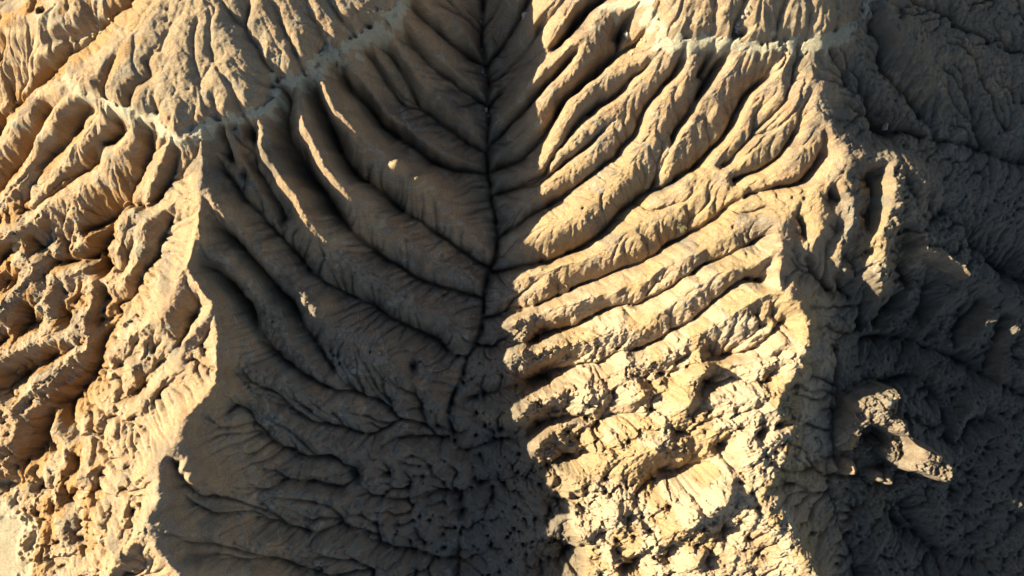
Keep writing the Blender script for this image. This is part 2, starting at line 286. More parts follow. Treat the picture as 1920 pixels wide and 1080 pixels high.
 '1770,395,12.6 1805,425,10.6 1860,485,7.2 1900,512,6 1960,540,5',
 '1560,650,10 1560,700,8.2 1560,780,7.6 1550,850,7.4 1560,950,6.4 1600,1050,5 1620,1110,4',
 '1672,840,9 1690,870,8 1680,900,7',
 '1640,720,6.8 1720,710,5.8 1760,760,5.4 1790,840,6 1830,790,4.2 1880,800,4.4 1940,830,4',
 '1830,930,5.4 1900,960,4.6 1960,1000,4','1700,940,6 1730,1010,3.4 1780,1040,3.6 1850,1060,3.4',
 '1600,880,8 1600,930,7','1660,950,6 1700,990,4.4',
]
def interp(v, a): return np.interp(v, [p[0] for p in a], [p[1] for p in a])
def par(s, e=0.0, k=0.0, tip=False):
    """Parse a line; both crests stay high towards the lower end of the valley."""
    p = np.array([[float(v) for v in q.split(',')] for q in s.split()])
    x, y = p[:, 0], p[:, 1]
    cone = (x < 760) & (p[:, 2] > 21.5) & (y < 260)
    p[:, 2] = np.where(cone, 21.5 + (p[:, 2] - 21.5) * 0.5, p[:, 2])
    cone = (x > 1180) & (p[:, 2] > 21.7) & (y < 110)
    p[:, 2] = np.where(cone, 21.7 + (p[:, 2] - 21.7) * 0.75, p[:, 2])
    lx = x + interp(y, [(400, 0), (700, -10), (880, 80), (1080, 80)])
    p[:, 2] += interp(y, [(330, 0), (560, 2.2), (700, 4.6), (800, 7.0), (880, 9.3), (1080, 12.5)]) * interp(lx, [(150, 0), (310, 1), (400, 1), (860, 0)])
    p[:, 2] += interp(y, [(380, 0), (560, 1.5), (1080, 2.2)]) * interp(x, [(930, 0), (1440, 1), (1530, 1), (1640, 0.0)])
    if tip: p[:, 2] += 1.1 * interp(x, [(955, 0), (985, 1), (1080, 1), (1160, 0)]) * interp(y, [(0, 0), (60, 1), (420, 1), (470, 0)])
    p[:, 2] -= e * 2.6 * interp(y, [(430, 0), (560, 1)]) * interp(x, [(1600, 0), (1700, 1)])
    p[:, 2] -= k * 4.5 * interp(y, [(700, 0), (735, 1)]) * interp(x, [(1575, 0), (1600, 1), (1800, 1), (1830, 0)])
    return p
def to_world(p):
    f = (DIST - (p[:, 2] - ZREF)) / DIST
    return np.stack([(p[:, 0] - 960) / 20 * f, -(p[:, 1] - 540) / 20 * f, p[:, 2]], 1)
def px(x, y, z):
    return to_world(np.array([[x, y, z]], float))[0]
def curve(p, step):
    """Catmull-Rom through the points, resampled every `step` metres."""
    q = np.vstack([2 * p[0] - p[1], p, 2 * p[-1] - p[-2]])
    out = []
    for i in range(1, len(q) - 2):
        a, b, c, d = q[i - 1], q[i], q[i + 1], q[i + 2]
        n = max(2, int(np.linalg.norm((c - b)[:2]) / step) + 1)
        t = np.linspace(0, 1, n, endpoint=False)[:, None]
        s = 0.5 * (2 * b + (c - a) * t + (2 * a - 5 * b + 4 * c - d) * t**2 + (3 * b - a - 3 * c + d) * t**3)
        s[:, 2] = (b[2] + (c[2] - b[2]) * t[:, 0])
        out.append(s)
    out.append(p[-1:])
    return np.vstack(out)

# ------------------------------------------------------------------ noise
rng = np.random.default_rng(7)
TAB = rng.random((512, 512)).astype(np.float32)
def vnoise(x, y, seed=0):
    x = x + seed * 37.17; y = y + seed * 71.31
    xi = np.floor(x).astype(np.int32); yi = np.floor(y).astype(np.int32)
    u = (x - xi).astype(np.float32); v = (y - yi).astype(np.float32)
    u = u * u * u * (u * (u * 6 - 15) + 10); v = v * v * v * (v * (v * 6 - 15) + 10)
    x0, x1, y0, y1 = xi & 511, (xi + 1) & 511, yi & 511, (yi + 1) & 511
    a = TAB[y0, x0]; b = TAB[y0, x1]; c = TAB[y1, x0]; d = TAB[y1, x1]
    return (a + (b - a) * u) * (1 - v) + (c + (d - c) * u) * v - 0.5
def fbm(x, y, freq, octs, seed=0, gain=0.5):
    o = 0; amp = 1.0
    for k in range(octs):
        c, s = math.cos(k * 1.1 + 0.4), math.sin(k * 1.1 + 0.4)
        o = o + amp * vnoise((x * c - y * s) * freq, (x * s + y * c) * freq, seed + k * 3)
        freq *= 2.03; amp *= gain
    return o
def worley(x, y, freq, seed=0):
    x = x * freq + seed * 13.7; y = y * freq + seed * 7.9
    xi = np.floor(x).astype(np.int32); yi = np.floor(y).astype(np.int32)
    f1 = np.full(x.shape, 9.0, np.float32); f2 = f1.copy()
    for i in (-1, 0, 1):
        for j in (-1, 0, 1):
            cx = xi + i; cy = yi + j
            d = np.hypot(cx + TAB[cy & 511, cx & 511] - x, cy + TAB[(cy + 91) & 511, (cx + 47) & 511] - y).astype(np.float32)
            f2 = np.minimum(f2, np.maximum(f1, d)); f1 = np.minimum(f1, d)
    return f1, f2
def chunks(x, y, freq, seed):
    """Tilted broken plates: every cell is a small plane of its own."""
    x = x * freq + seed * 5.3; y = y * freq + seed * 9.1
    xi = np.floor(x).astype(np.int32); yi = np.floor(y).astype(np.int32)
    best = np.full(x.shape, 9.0, np.float32); val = np.zeros(x.shape, np.float32)
    for i in (-1, 0, 1):
        for j in (-1, 0, 1):
            cx = xi + i; cy = yi + j
            ox = cx + TAB[cy & 511, cx & 511] - x; oy = cy + TAB[(cy + 91) & 511, (cx + 47) & 511] - y
            d = (ox * ox + oy * oy).astype(np.float32); m = d < best
            a = TAB[(cy + 11) & 511, (cx + 5) & 511] - .5; b = TAB[(cy + 23) & 511, (cx + 77) & 511] - .5; c = TAB[(cy + 57) & 511, (cx + 31) & 511] - .5
            val = np.where(m, 1.7 * (a * ox + b * oy) + 0.6 * c, val); best = np.where(m, d, best)
    return val
def blur(a, s):
    r = int(3 * s + 1); k = np.exp(-0.5 * (np.arange(-r, r + 1) / s)**2); k /= k.sum()
    for ax in (0, 1):
        p = np.pad(a, [(r, r) if i == ax else (0, 0) for i in (0, 1)], mode='edge')
        n = a.shape[ax]
        a = sum(k[i] * (p[i:i + n] if ax == 0 else p[:, i:i + n]) for i in range(2 * r + 1))
    return a
def bil(a, fx, fy):
    h, w = a.shape
    fx = np.clip(fx, 0, w - 1.001); fy = np.clip(fy, 0, h - 1.001)
    i = fx.astype(np.int32); j = fy.astype(np.int32); u = (fx - i).astype(np.float32); v = (fy - j).astype(np.float32)
    return (a[j, i] * (1 - u) + a[j, i + 1] * u) * (1 - v) + (a[j + 1, i] * (1 - u) + a[j + 1, i + 1] * u) * v
def sstep(a, b, x):
    t = np.clip((x - a) / (b - a), 0, 1); return t * t * (3 - 2 * t)

# ------------------------------------------------------------------ the height field
HX, HY, STEP = 59.0, 34.6, 0.084
NX, NY = int(2 * HX / STEP) + 1, int(2 * HY / STEP) + 1
xs = np.linspace(-HX, HX, NX); ys = np.linspace(-HY, HY, NY)
dx = xs[1] - xs[0]; dy = ys[1] - ys[0]
X, Y = np.meshgrid(xs, ys)

CO = 2                                        # distance fields on a grid half as fine
cx_, cy_ = NX // CO + 1, NY // CO + 1
gx = np.linspace(-HX, HX, cx_); gy = np.linspace(-HY, HY, cy_)
GX, GY = np.meshgrid(gx, gy); gd = gx[1] - gx[0]
def nearest(pts):
    """Jump flooding: index of the nearest point for every coarse cell."""
    idx = np.full((cy_, cx_), -1, np.int32)
    ix = np.rint((pts[:, 0] + HX) / gd).astype(int); iy = np.rint((pts[:, 1] + HY) / (gy[1] - gy[0])).astype(int)
    ok = (ix >= 0) & (ix < cx_) & (iy >= 0) & (iy < cy_)
    idx[iy[ok], ix[ok]] = np.nonzero(ok)[0]
    PX = pts[:, 0].astype(np.float32); PY = pts[:, 1].astype(np.float32)
    gxf, gyf = GX.astype(np.float32), GY.astype(np.float32)
    dist = np.where(idx >= 0, (PX[idx] - gxf)**2 + (PY[idx] - gyf)**2, 1e9).astype(np.float32)
    st = 512
    while st >= 1:
        for a in (-st, 0, st):
            for b in (-st, 0, st):
                if (a == 0 and b == 0) or abs(a) >= cy_ or abs(b) >= cx_: continue
                t = (slice(max(0, -a), min(cy_, cy_ - a)), slice(max(0, -b), min(cx_, cx_ - b)))
                s = (slice(max(0, a), min(cy_, cy_ + a)), slice(max(0, b), min(cx_, cx_ + b)))
                c = idx[s]
                d = np.where(c >= 0, (PX[c] - gxf[t])**2 + (PY[c] - gyf[t])**2, 1e9)
                m = d < dist[t]
                dist[t] = np.where(m, d, dist[t]); idx[t] = np.where(m, c, idx[t])
        st //= 2
    return idx, np.sqrt(dist)
def fill(pts, it=60):
    """Smooth surface through the scattered heights (pull, push, then relax)."""
    q = 3
    w, h = cx_ // q + 1, cy_ // q + 1
    ix = np.clip(((pts[:, 0] + HX) / (2 * HX) * (w - 1) + .5).astype(int), 0, w - 1)
    iy = np.clip(((pts[:, 1] + HY) / (2 * HY) * (h - 1) + .5).astype(int), 0, h - 1)
    W = np.zeros((h, w)); V = np.zeros((h, w))
    np.add.at(W, (iy, ix), 1); np.add.at(V, (iy, ix), pts[:, 2])
    known = W > 0
    val = np.where(known, V / np.maximum(W, 1), 0)
    lv = [(val * known, known.astype(float))]
    while min(lv[-1][0].shape) > 2:
        v, k = lv[-1]
        v = np.pad(v, ((0, v.shape[0] % 2), (0, v.shape[1] % 2))); k = np.pad(k, ((0, k.shape[0] % 2), (0, k.shape[1] % 2)))
        v2 = v[::2, ::2] + v[1::2, ::2] + v[::2, 1::2] + v[1::2, 1::2]; k2 = k[::2, ::2] + k[1::2, ::2] + k[::2, 1::2] + k[1::2, 1::2]
        lv.append((v2 / np.maximum(k2, 1), np.minimum(k2, 1)) if False else (np.where(k2 > 0, v2 / np.maximum(k2, 1e-9), 0) * np.minimum(k2, 1), np.minimum(k2, 1)))
    cur = lv[-1][0] / np.maximum(lv[-1][1], 1e-9)
    cur = np.where(lv[-1][1] > 0, cur, cur[lv[-1][1] > 0].mean())
    for v, k in lv[-2::-1]:
        h2, w2 = v.shape
        yy, xx = np.mgrid[0:h2, 0:w2]
        up = bil(np.pad(cur, ((0, 1), (0, 1)), mode='edge'), np.clip((xx - .5) / 2, 0, None), np.clip((yy - .5) / 2, 0, None))
        cur = np.where(k > 0, v / np.maximum(k, 1e-9), up)
        for _ in range(12 if h2 < 100 else it):
            p = np.pad(cur, 1, mode='edge')
            avg = (p[:-2, 1:-1] + p[2:, 1:-1] + p[1:-1, :-2] + p[1:-1, 2:]) / 4
            cur = np.where(k > 0, v / np.maximum(k, 1e-9), avg)
    cur = blur(cur, 1.0)
    return bil(cur, (GX + HX) / (2 * HX) * (w - 1), (GY + HY) / (2 * HY) * (h - 1))

RP, RID = [], []
for i, (_, kind, s) in enumerate(RIDGES):
    c = curve(to_world(par(s, _ == 'e' and kind != 'knob', _ == 'k' or (_ == 'e' and kind == 'knob'), _ == 'r' and kind == 'spur')), gd * 0.6); RP.append(c); RID.append(np.full(len(c), i))
RP = np.vstack(RP); RID = np.concatenate(RID)
GP, GID = [], []
for i, s in enumerate(GULLIES):
    c = curve(to_world(par(s, 1.0)), gd * 0.6); GP.append(c); GID.append(np.full(len(c), i))
GP = np.vstack(GP); GID = np.concatenate(GID)
ri, rd = nearest(RP); gi, gdist = nearest(GP)
Hr = fill(RP); Hg = fill(GP)
ledge_ids = [i for i, r in enumerate(RIDGES) if r[1] == 'ledge']
lp = RP[np.isin(RID, ledge_ids)]
_, led = nearest(lp)
print('fields', round(time.time() - T0, 1))

# wander of the lines, then sample the coarse fields
WA = 1 + 1.1 * sstep(430, 760, 540 - Y * 20) * sstep(900, 1100, 960 + X * 20) * (1 - sstep(1450, 1560, 960 + X * 20))
wx = WA * 0.42 * fbm(X, Y, 0.33, 3, 1) + 0.16 * fbm(X, Y, 1.4, 2, 5)
wy = WA * 0.42 * fbm(X, Y, 0.33, 3, 11) + 0.16 * fbm(X, Y, 1.4, 2, 15)
fx = (X + wx + HX) / gd; fy = (Y + wy + HY) / (gy[1] - gy[0])
DR = bil(rd, fx, fy); DG = bil(gdist, fx, fy); R_ = bil(Hr, fx, fy); G_ = bil(Hg, fx, fy); LED = bil(led, fx, fy)
jr = np.clip(np.rint(fx).astype(int), 0, cx_ - 1), np.clip(np.rint(fy).astype(int), 0, cy_ - 1)
OWN = RID[ri[jr[1], jr[0]]]                   # which crest line a vertex belongs to
GOWN = GID[gi[jr[1], jr[0]]]
R_ = np.maximum(R_, G_ + 0.4)
broad_ids = [i for i, r in enumerate(RIDGES) if r[2].startswith('1690,300') and r[1] == 'fin']
fin_ids = [i for i, r in enumerate(RIDGES) if r[0] == 'r' and r[1] == 'fin']
PX0 = 960 + X * 20
DRe = np.where(np.isin(OWN, ledge_ids), np.maximum(DR - 0.25, 0), np.where(np.isin(OWN, fin_ids), np.maximum(DR - np.where(np.isin(OWN, broad_ids), 0.7, 0.3), 0), np.maximum(DR - 0.16 * (PX0 < 900) - 0.14 * (PX0 < 330) - 0.24 * (PX0 > 950) * (540 - Y * 20 < 460), 0)))
t = DG / (DG + DRe + 1e-4)
f = 0.55 * (1 - (1 - t)**1.9) + 0.45 * t
f_lobe = 1 - (1 - t)**3.6
px0, py0 = 960 + X * 20, 540 - Y * 20
def inside(pts):
    q = to_world(np.array([(a, b, c) for a, b, c in pts], float))[:, :2]
    m = np.zeros(GX.shape, bool)
    for (ax, ay), (bx, by) in zip(q, np.roll(q, -1, 0)):
        c = ((ay > GY) != (by > GY))
        if c.any(): m ^= c & (GX < (bx - ax) * (GY - ay) / (by - ay + 1e-12) + ax)
    return bil(blur(m.astype(float), 1.0), fx, fy)
def pts_of(*ks): return [tuple(p) for k in ks for p in par(RIDGES[k][2])]
LI = [i for i, r in enumerate(RIDGES) if r[1] == 'ledge']       # cone (two runs), corner hill, right cone (two runs)
CONES = np.clip(inside(pts_of(LI[0], LI[1]) + [(300, -300, 28), (235, 10, 24), (180, 78, 20), (130, 122, 20)])
    + inside(pts_of(LI[2]) + [(225, 0, 24), (210, -300, 25), (-300, -300, 20), (-200, 60, 18)])
    + inside(pts_of(LI[4]) + [(1500, -300, 27), (1212, -300, 25)]), 0, 1)
depth = np.ones_like(R_)
depth = depth + 0.2 * sstep(960, 1020, px0) * (1 - sstep(1480, 1560, px0)) * (1 - sstep(330, 420, py0))
depth = depth + 0.65 * sstep(960, 1100, px0) * sstep(380, 440, py0) * (1 - sstep(660, 730, py0)) * (1 - sstep(1400, 1500, px0))
depth = depth - 0.3 * sstep(1080, 1180, px0) * sstep(690, 760, py0) * (1 - sstep(1440, 1530, px0))
depth = depth + 0.7 * sstep(960, 1000, px0) * (1 - sstep(1080, 1160, px0)) * sstep(560, 640, py0)
depth = depth + 0.45 * sstep(330, 420, py0) * (1 - sstep(240, 330, px0)) * (1 - sstep(860, 930, py0))
depth = depth + 0.4 * (sstep(400, 520, py0) - 0.6 * sstep(560, 700, py0)) * sstep(380, 460, px0) * (1 - sstep(900, 1000, px0))
depth = depth + 0.9 * sstep(1560, 1680, px0) * sstep(250, 420, py0)
depth = depth * (1 - CONES * (0.1 + 0.45 * (1 - sstep(0.2, 1.0, LED))))
depth = depth * (0.85 + 0.7 * fbm(X, Y, 0.22, 2, 90))
f = f + (f_lobe - f) * CONES
upr = sstep(930, 990, px0) * (1 - sstep(1500, 1600, px0)) * (1 - sstep(420, 520, py0)) * (1 - CONES)
f = f + (1 - (1 - t)**2.5 - f) * upr
H = R_ - (R_ - G_) * (1 - f) * np.clip(depth, 0.0, 2.2)
PXX = X / ((DIST - (H - ZREF)) / DIST) * 20 + 960       # photo position of each vertex, used to place soils
PYY = 540 - Y / ((DIST - (H - ZREF)) / DIST) * 20
def blob(x, y, r, s=0.5):
    d = np.hypot(PXX - x, PYY - y) / r
    return 1 - sstep(1 - s, 1 + s, d)
H = H + CONES * 0.75 * sstep(0.32 + 0.25 * (1 - t), 1.0, LED)
H = blur(H, 1.4)
soft = np.clip(sstep(430, 560, PYY) * (1 - sstep(280, 360, PXX)), 0, 1)
H = H * (1 - soft) + blur(H, 3.2) * soft
broad = sstep(1040, 1130, PXX) * (1 - sstep(1450, 1520, PXX)) * (0.3 * sstep(560, 640, PYY) + 0.4 * sstep(690, 760, PYY))
H = H * (1 - broad) + blur(H, 16) * broad
# mounds and hollows among the lower spurs
for a, b, r_, h_ in ((1280, 752, 34, 1.5), (1312, 688, 30, 1.3), (1345, 935, 30, 1.6), (1285, 972, 32, 1.4), (1190, 742, 26, 1.1), (1210, 850, 40, .9), (1130, 870, 24, .9), (1360, 470, 44, .9), (1282, 505, 42, .9), (1300, 1050, 26, 1.0), (1150, 960, 26, .9), (1100, 745, 30, 1.0), (1240, 940, 30, .8), 
                     (1245, 903, 46, -1.9), (1300, 890, 30, -1.6), (1362, 842, 22, -1.5), (1432, 815, 16, -1.2), (1330, 725, 26, -1.2), (1370, 1000, 26, -1.2), (1130, 795, 26, -1.0), (1260, 1040, 26, -1.1), (1200, 1060, 24, -1.2), (1470, 800, 14, -.8),
                     (592, 584, 26, 1.2), (575, 565, 18, .9), (368, 890, 18, 1.6), (352, 874, 14, 1.4), (968, 599, 24, 1.3), (972, 661, 26, 1.4), (978, 772, 26, 1.6), (1008, 828, 24, 1.1), (1080, 908, 24, 1.0), (1088, 1002, 26, 1.0), (1015, 632, 22, -1.2), (1010, 718, 34, -2.0), (1015, 800, 24, -1.2), (1062, 868, 26, -1.3), (1050, 955, 30, -1.2),
                     (748, 310, 20, 1.4), (785, 338, 18, 1.4), (400, 790, 14, .6)):
    ang = math.radians(35); u_ = (PXX - a) * math.cos(ang) - (PYY - b) * math.sin(ang); v_ = (PXX - a) * math.sin(ang) + (PYY - b) * math.cos(ang)
    if b > 600 and a > 1000: h_ *= 1.6
    H = H + h_ * np.exp(-((u_ / (r_ * 1.25))**2 + (v_ / (r_ * .8))**2) * 1.4)
# ground character: lumpy clods in the lower right, broken honeycomb in the lower left
lump = np.clip(sstep(430, 760, PYY) * sstep(820, 1000, PXX) * 0.9 + sstep(600, 900, PYY) * sstep(380, 700, PXX) * 0.5 + sstep(1480, 1620, PXX) * sstep(480, 640, PYY) * 0.7, 0, 1)
honey = sstep(330, 430, PYY) * (1 - sstep(230, 330, PXX))
smooth = np.clip(1 - lump - honey, 0, 1)
LEDM = 1 - sstep(0.34, 0.54, LED + 1.0 * fbm(X, Y, 1.6, 3, 40))
LEDM = LEDM * (1 - 0.5 * (1 - sstep(120, 230, PXX)))
LEDM = LEDM * (1 - 0.6 * (1 - sstep(150, 230, PXX)) * (1 - sstep(90, 125, PYY)))
crk = 1 - np.clip(LED / 0.9, 0, 1)
n1 = fbm(X, Y, 0.8, 4, 21); n2 = fbm(X, Y, 2.6, 3, 25)
rid = np.abs(fbm(X, Y, 0.75, 3, 31))
n0 = fbm(X, Y, 0.33, 3, 101)
rid = np.abs(fbm(X, Y, 0.27, 3, 31))
H += lump * (1.2 * n0 + 0.45 * n1 + 0.07 * n2) + honey * (0.6 * n0 + 0.35 * n1 + 0.08 * n2 + 1.7 * (0.18 - rid)) + smooth * (1 - crk) * (0.25 * n1 + 0.07 * n2)
slab = sstep(930, 1040, PXX) * (1 - sstep(1470, 1540, PXX)) * sstep(400, 520, PYY)
ca, sa = math.cos(math.radians(38)), math.sin(math.radians(38))
U_, V_ = X * ca + Y * sa + 0.5 * n0, -X * sa + Y * ca + 0.6 * n0
bf = fbm(U_ * 0.34, V_, 0.42, 2, 140)
H += slab * (0.9 * (1 - 0.75 * sstep(660, 740, PYY)) * (0.16 - np.abs(bf)) + 0.2 * fbm(U_ * 0.4, V_, 1.5, 2, 150))
H += honey * 1.0 * (0.15 - np.abs(fbm(U_ * 0.4, V_, 0.6, 2, 160)))
low = np.exp(-(((PXX - 985) / 95)**2 + ((PYY - 940) / 170)**2)) + 0.8 * np.exp(-(((PXX - 760) / 160)**2 + ((PYY - 960) / 130)**2))
g1_, g2_ = worley(X + 0.3 * n1, Y + 0.3 * n2, 0.85, 33)
H += low * (0.95 * (0.55 - g1_) + 0.5 * n1)
east = sstep(1540, 1680, PXX)
H -= 1.6 * sstep(1750, 1850, PXX) * sstep(820, 900, PYY)
H += east * (0.35 + 0.65 * sstep(280, 420, PYY)) * (1.5 * (0.16 - np.abs(fbm(U_ * 0.4, V_, 0.45, 3, 180))) + 0.25 * n2)
f1, f2 = worley(X + 0.25 * n1, Y + 0.25 * n2, 1.3, 3)
H += lump * 0.28 * (0.55 - f1)
f1b, f2b = worley(X + 0.1 * n2, Y, 3.1, 9)
H += (lump * 0.15 + honey * 0.04) * (0.5 - f1b)
rub = np.clip(slab * (0.25 + 0.75 * sstep(600, 700, PYY)) * sstep(-.2, .2, n0 + 0.12) + 0.9 * np.exp(-((PXX - 1050 - 0.1 * (PYY - 800)) / 85)**2) * sstep(560, 640, PYY) + 0.2 * low + 0.35 * honey, 0, 1)
rub = rub * (1 - 0.4 * sstep(1250, 1400, PXX))
H += rub * (0.62 * chunks(X + 0.3 * n1, Y + 0.3 * n2, 0.75, 3) + 0.34 * chunks(X + 0.15 * n2, Y - 0.1 * n1, 1.7, 8) + 0.16 * chunks(X, Y, 3.6, 12))
# the knoll and the thin crests on the shaded slope
def distance_to(pts, step=0.1):
    q = np.array(pts, float); w = to_world(q); seg = []
    for a, b in zip(w[:-1], w[1:]):
        n = max(2, int(np.linalg.norm((b - a)[:2]) / step)); seg.append(a + (b - a) * np.linspace(0, 1, n, endpoint=False)[:, None])
    seg = np.vstack(seg + [w[-1:]])
    k, d = nearest(seg)
    return bil(d, fx, fy), bil(seg[k, 2], fx, fy)
KN = [(1630,758,15.2),(1650,752,15.3),(1706,738,14.9),(1709,755,15),(1701,790,15),(1714,802,14.9),(1724,825,14.6),(1741,843,14.3),(1757,845,14.1),(1796,880,13.2),(1789,906,12.9),(1760,891,13.4),(1720,886,13.8),(1692,862,14),(1712,845,14.3),(1704,825,14.6),(1690,811,14.9),(1665,805,15),(1644,813,15),(1634,846,14.5),(1606,856,14.2),(1585,846,14.1),(1600,820,14.6),(1622,805,15),(1628,785,15.1),(1630,758,15.2)]
kd, kz = distance_to(KN); kin = inside(KN)
kn_top = kz - 2.8 + 0.26 * (X - to_world(np.array([[1660, 780, 14.]]))[0, 0]) + 0.45 * n1 + 0.15 * n2 + 0.5 * chunks(X + 0.2 * n1, Y, 0.9, 61) + 0.3 * chunks(X, Y + 0.1 * n2, 2.1, 63)
KNOB = np.where(kin > 0.5, kn_top + np.minimum(kd, 0.8) * 0.35, kn_top - 0.4 - (5.0 + 1.5 * n0 + 1.2 * n1) * kd + 1.1 * np.minimum(kd, 1) * (chunks(X, Y, 1.3, 71) + 0.5 * n2) - 14 * np.maximum(kd - 0.3, 0))
for pts in ([(1726,438,15.1),(1744,436,15.0),(1741,464,14.6),(1770,470,13.9),(1790,488,13),(1810,500,12.3),(1828,517,11.8)],
            [(1486,855,15.2),(1490,870,15.1)], [(1612,880,13.1),(1618,894,12.9)], [(1664,900,11.7),(1666,904,11.6)], [(1684,906,11.9),(1687,911,11.8)], [(1577,881,12.9),(1579,884,12.8)]):
    d, z = distance_to(pts)
    KNOB = np.maximum(KNOB, z - (1.2 if pts[0][1] > 600 else 0.3) + 0.25 * n1 + 0.1 * n2 + 0.1 - (3.4 + 1.2 * n1) * d - 10 * np.maximum(d - 0.5, 0))
bay = inside([(1652,816,10),(1668,810,10),(1690,816,10),(1702,832,10),(1708,846,10),(1693,866,10),(1700,905,10),(1650,900,10),(1632,862,10),(1640,846,10)])
KNOBD = KNOB - H
KNM = sstep(-0.2, 0.3, KNOB - H) * (1 - bay)
H = np.maximum(H, KNOB) * (1 - bay) + np.minimum(np.maximum(H, KNOB), 9.5 + 0.6 * n1) * bay
flo = blur(inside([(872,800,3),(960,800,4),(990,830,4),(1010,880,4),(1050,930,4),(1060,1000,4),(1095,1030,4),(1085,1150,4),(868,1150,1),(874,1000,1.5),(892,900,2)]), 4)
H = H * (1 - flo) + np.minimum(H, 2.6 + 0.012 * np.clip(PXX - 870, 0, 400) + 1.1 * n0 + 0.6 * n1) * flo 
h1, h2 = worley(X + 0.15 * n2, Y - 0.15 * n2, 1.7, 51)
shaded_crust = sstep(380, 460, PXX) * (1 - sstep(960, 1040, PXX)) * sstep(330, 560, PYY) + sstep(1520, 1620, PXX)
H += np.clip(shaded_crust, 0, 1) * (0.12 * (0.5 - h1) - 0.10 * (1 - 0.8 * np.clip(low, 0, 1)) * (1 - sstep(0.0, 0.15, h2 - h1)))
# rills that run down the slope: noise smeared along the fall line
def grad(a): 
    gy_, gx_ = np.gradient(a, dy, dx); return gx_, gy_
sx, sy = grad(blur(H, 3.0)); sm = np.hypot(sx, sy) + 1e-5
ux, uy = sx / sm, sy / sm
IX, IY = np.meshgrid(np.arange(NX, dtype=np.float32), np.arange(NY, dtype=np.float32))
def lic(src, n, st):
    acc = src.copy()
    for sgn in (1, -1):
        ax, ay = IX.copy(), IY.copy()
        for k in range(n):
            i = np.clip(ax, 0, NX - 1).astype(np.int32); j = np.clip(ay, 0, NY - 1).astype(np.int32)
            ax += sgn * st * ux[j, i]; ay += sgn * st * uy[j, i]
            i = np.clip(ax, 0, NX - 1).astype(np.int32); j = np.clip(ay, 0, NY - 1).astype(np.int32)
            acc += src[j, i]
    acc /= (2 * n + 1)
    return acc / (acc.std() + 1e-9)
w1 = rng.standard_normal((NY, NX)).astype(np.float32)
rA = lic(blur(w1, 1.3).astype(np.float32), 9, 1.3)
w2 = rng.standard_normal((NY, NX)).astype(np.float32)
rB = lic(blur(w2, 3.2).astype(np.float32), 14, 2.2)
sl = sstep(0.15, 0.8, sm)
fineN = fbm(X, Y, 3.4, 2, 120)
c1, c2 = worley(X + 0.12 * n2, Y + 0.12 * fineN, 2.7, 21)
H += (1 - 0.75 * LEDM) * (1 - 0.6 * CONES) * (0.055 * fineN * (1 + 0.3 * lump) - 0.075 * (1 - sstep(0.0, 0.18, c2 - c1)) * (0.5 + 0.8 * lump))
H += sl * (1 - LEDM) * (0.05 * rA * (0.6 + 0.8 * (fbm(X, Y, 0.4, 2, 60) + .5)) - 0.05 * np.abs(rB) * (1 + 1.6 * CONES)) 
print('rills', round(time.time() - T0, 1))
# running water: drops roll down the slope, the more pass a spot the deeper it is cut
def flow(H, soft_, steps, seed, every=2):
    r = np.random.default_rng(seed)
    B = blur(H, soft_) + 0.02 * blur(r.standard_normal(H.shape), 1.0)
    g1, g2 = grad(B); m = np.hypot(g1, g2) + 1e-6
    vx, vy = (-g1 / m).astype(np.float32), (-g2 / m).astype(np.float32); ok = (m > 0.02)
    x = (np.arange(0, NX - 1, every)[None, :] + r.uniform(0, every, (NY // every, len(range(0, NX - 1, every))))).ravel().astype(np.float32)
    y = (np.arange(0, NY // every)[:, None] * every + r.uniform(0, every, (NY // every, len(range(0, NX - 1, every))))).ravel().astype(np.float32)
    dx_ = np.zeros_like(x); dy_ = np.zeros_like(x)
    A = np.zeros(NX * NY)
    for k in range(steps):
        i = np.clip(x, 0, NX - 1).astype(np.int32); j = np.clip(y, 0, NY - 1).astype(np.int32)
        c = j * NX + i
        A += np.bincount(c, minlength=NX * NY)
        dx_ = 0.45 * dx_ + vx.ravel()[c]; dy_ = 0.45 * dy_ + vy.ravel()[c]
        n = np.hypot(dx_, dy_) + 1e-6
        x = x + dx_ / n; y = y + dy_ / n
        if k % 8 == 7:
            keep = (x > 1) & (x < NX - 2) & (y > 1) & (y < NY - 2) & ok.ravel()[c]
            x, y, dx_, dy_ = x[keep], y[keep], dx_[keep], dy_[keep]
    return A.reshape(NY, NX) * every * every / 4
H = np.ascontiguousarray(H, dtype=np.float64)
keepL = (1 - 0.8 * LEDM) * (1 - 0.65 * CONES)
vale = sstep(380, 430, PXX) * (1 - sstep(930, 1000, PXX))
A1 = flow(H, 2.4, 90, 5, 3)
H -= keepL * (1 + 0.35 * lump + 0.3 * honey) * (0.19 + 0.11 * vale) * np.clip(blur(np.log1p(A1 / 4), 1.2) - 0.6, 0, 2.8)
A2 = flow(H, 1.0, 60, 6, 2)
H -= keepL * (0.095 + 0.03 * vale) * np.clip(blur(np.log1p(A2 / 3), 0.6) - 0.7, 0, 2.4)
print('flow', round(time.time() - T0, 1))
# thin incised beds along every gully
cut = np.exp(-(DG / 0.12)**2) * 0.4 + np.exp(-(DG / 0.5)**2) * 0.3 * sstep(380, 460, PXX) * (1 - sstep(930, 1000, PXX))
mainr = np.isin(GOWN, [i for i, s in enumerate(GULLIES) if s.startswith('905,-70')])
cut = cut * (0.6 + 0.8 * np.clip(fbm(X, Y, 0.5, 2, 70) + .5, 0, 1)) + mainr * np.exp(-(DG / 0.22)**2) * 0.4
brk = 1 - 0.8 * mainr * sstep(790, 850, PYY) - 0.75 * (1 - mainr) * sstep(650, 760, PYY) * sstep(-.1, .15, fbm(X, Y, 0.45, 2, 130))
H -= cut * sstep(2.0, 3.2, R_) * (1 - 0.75 * CONES) * brk
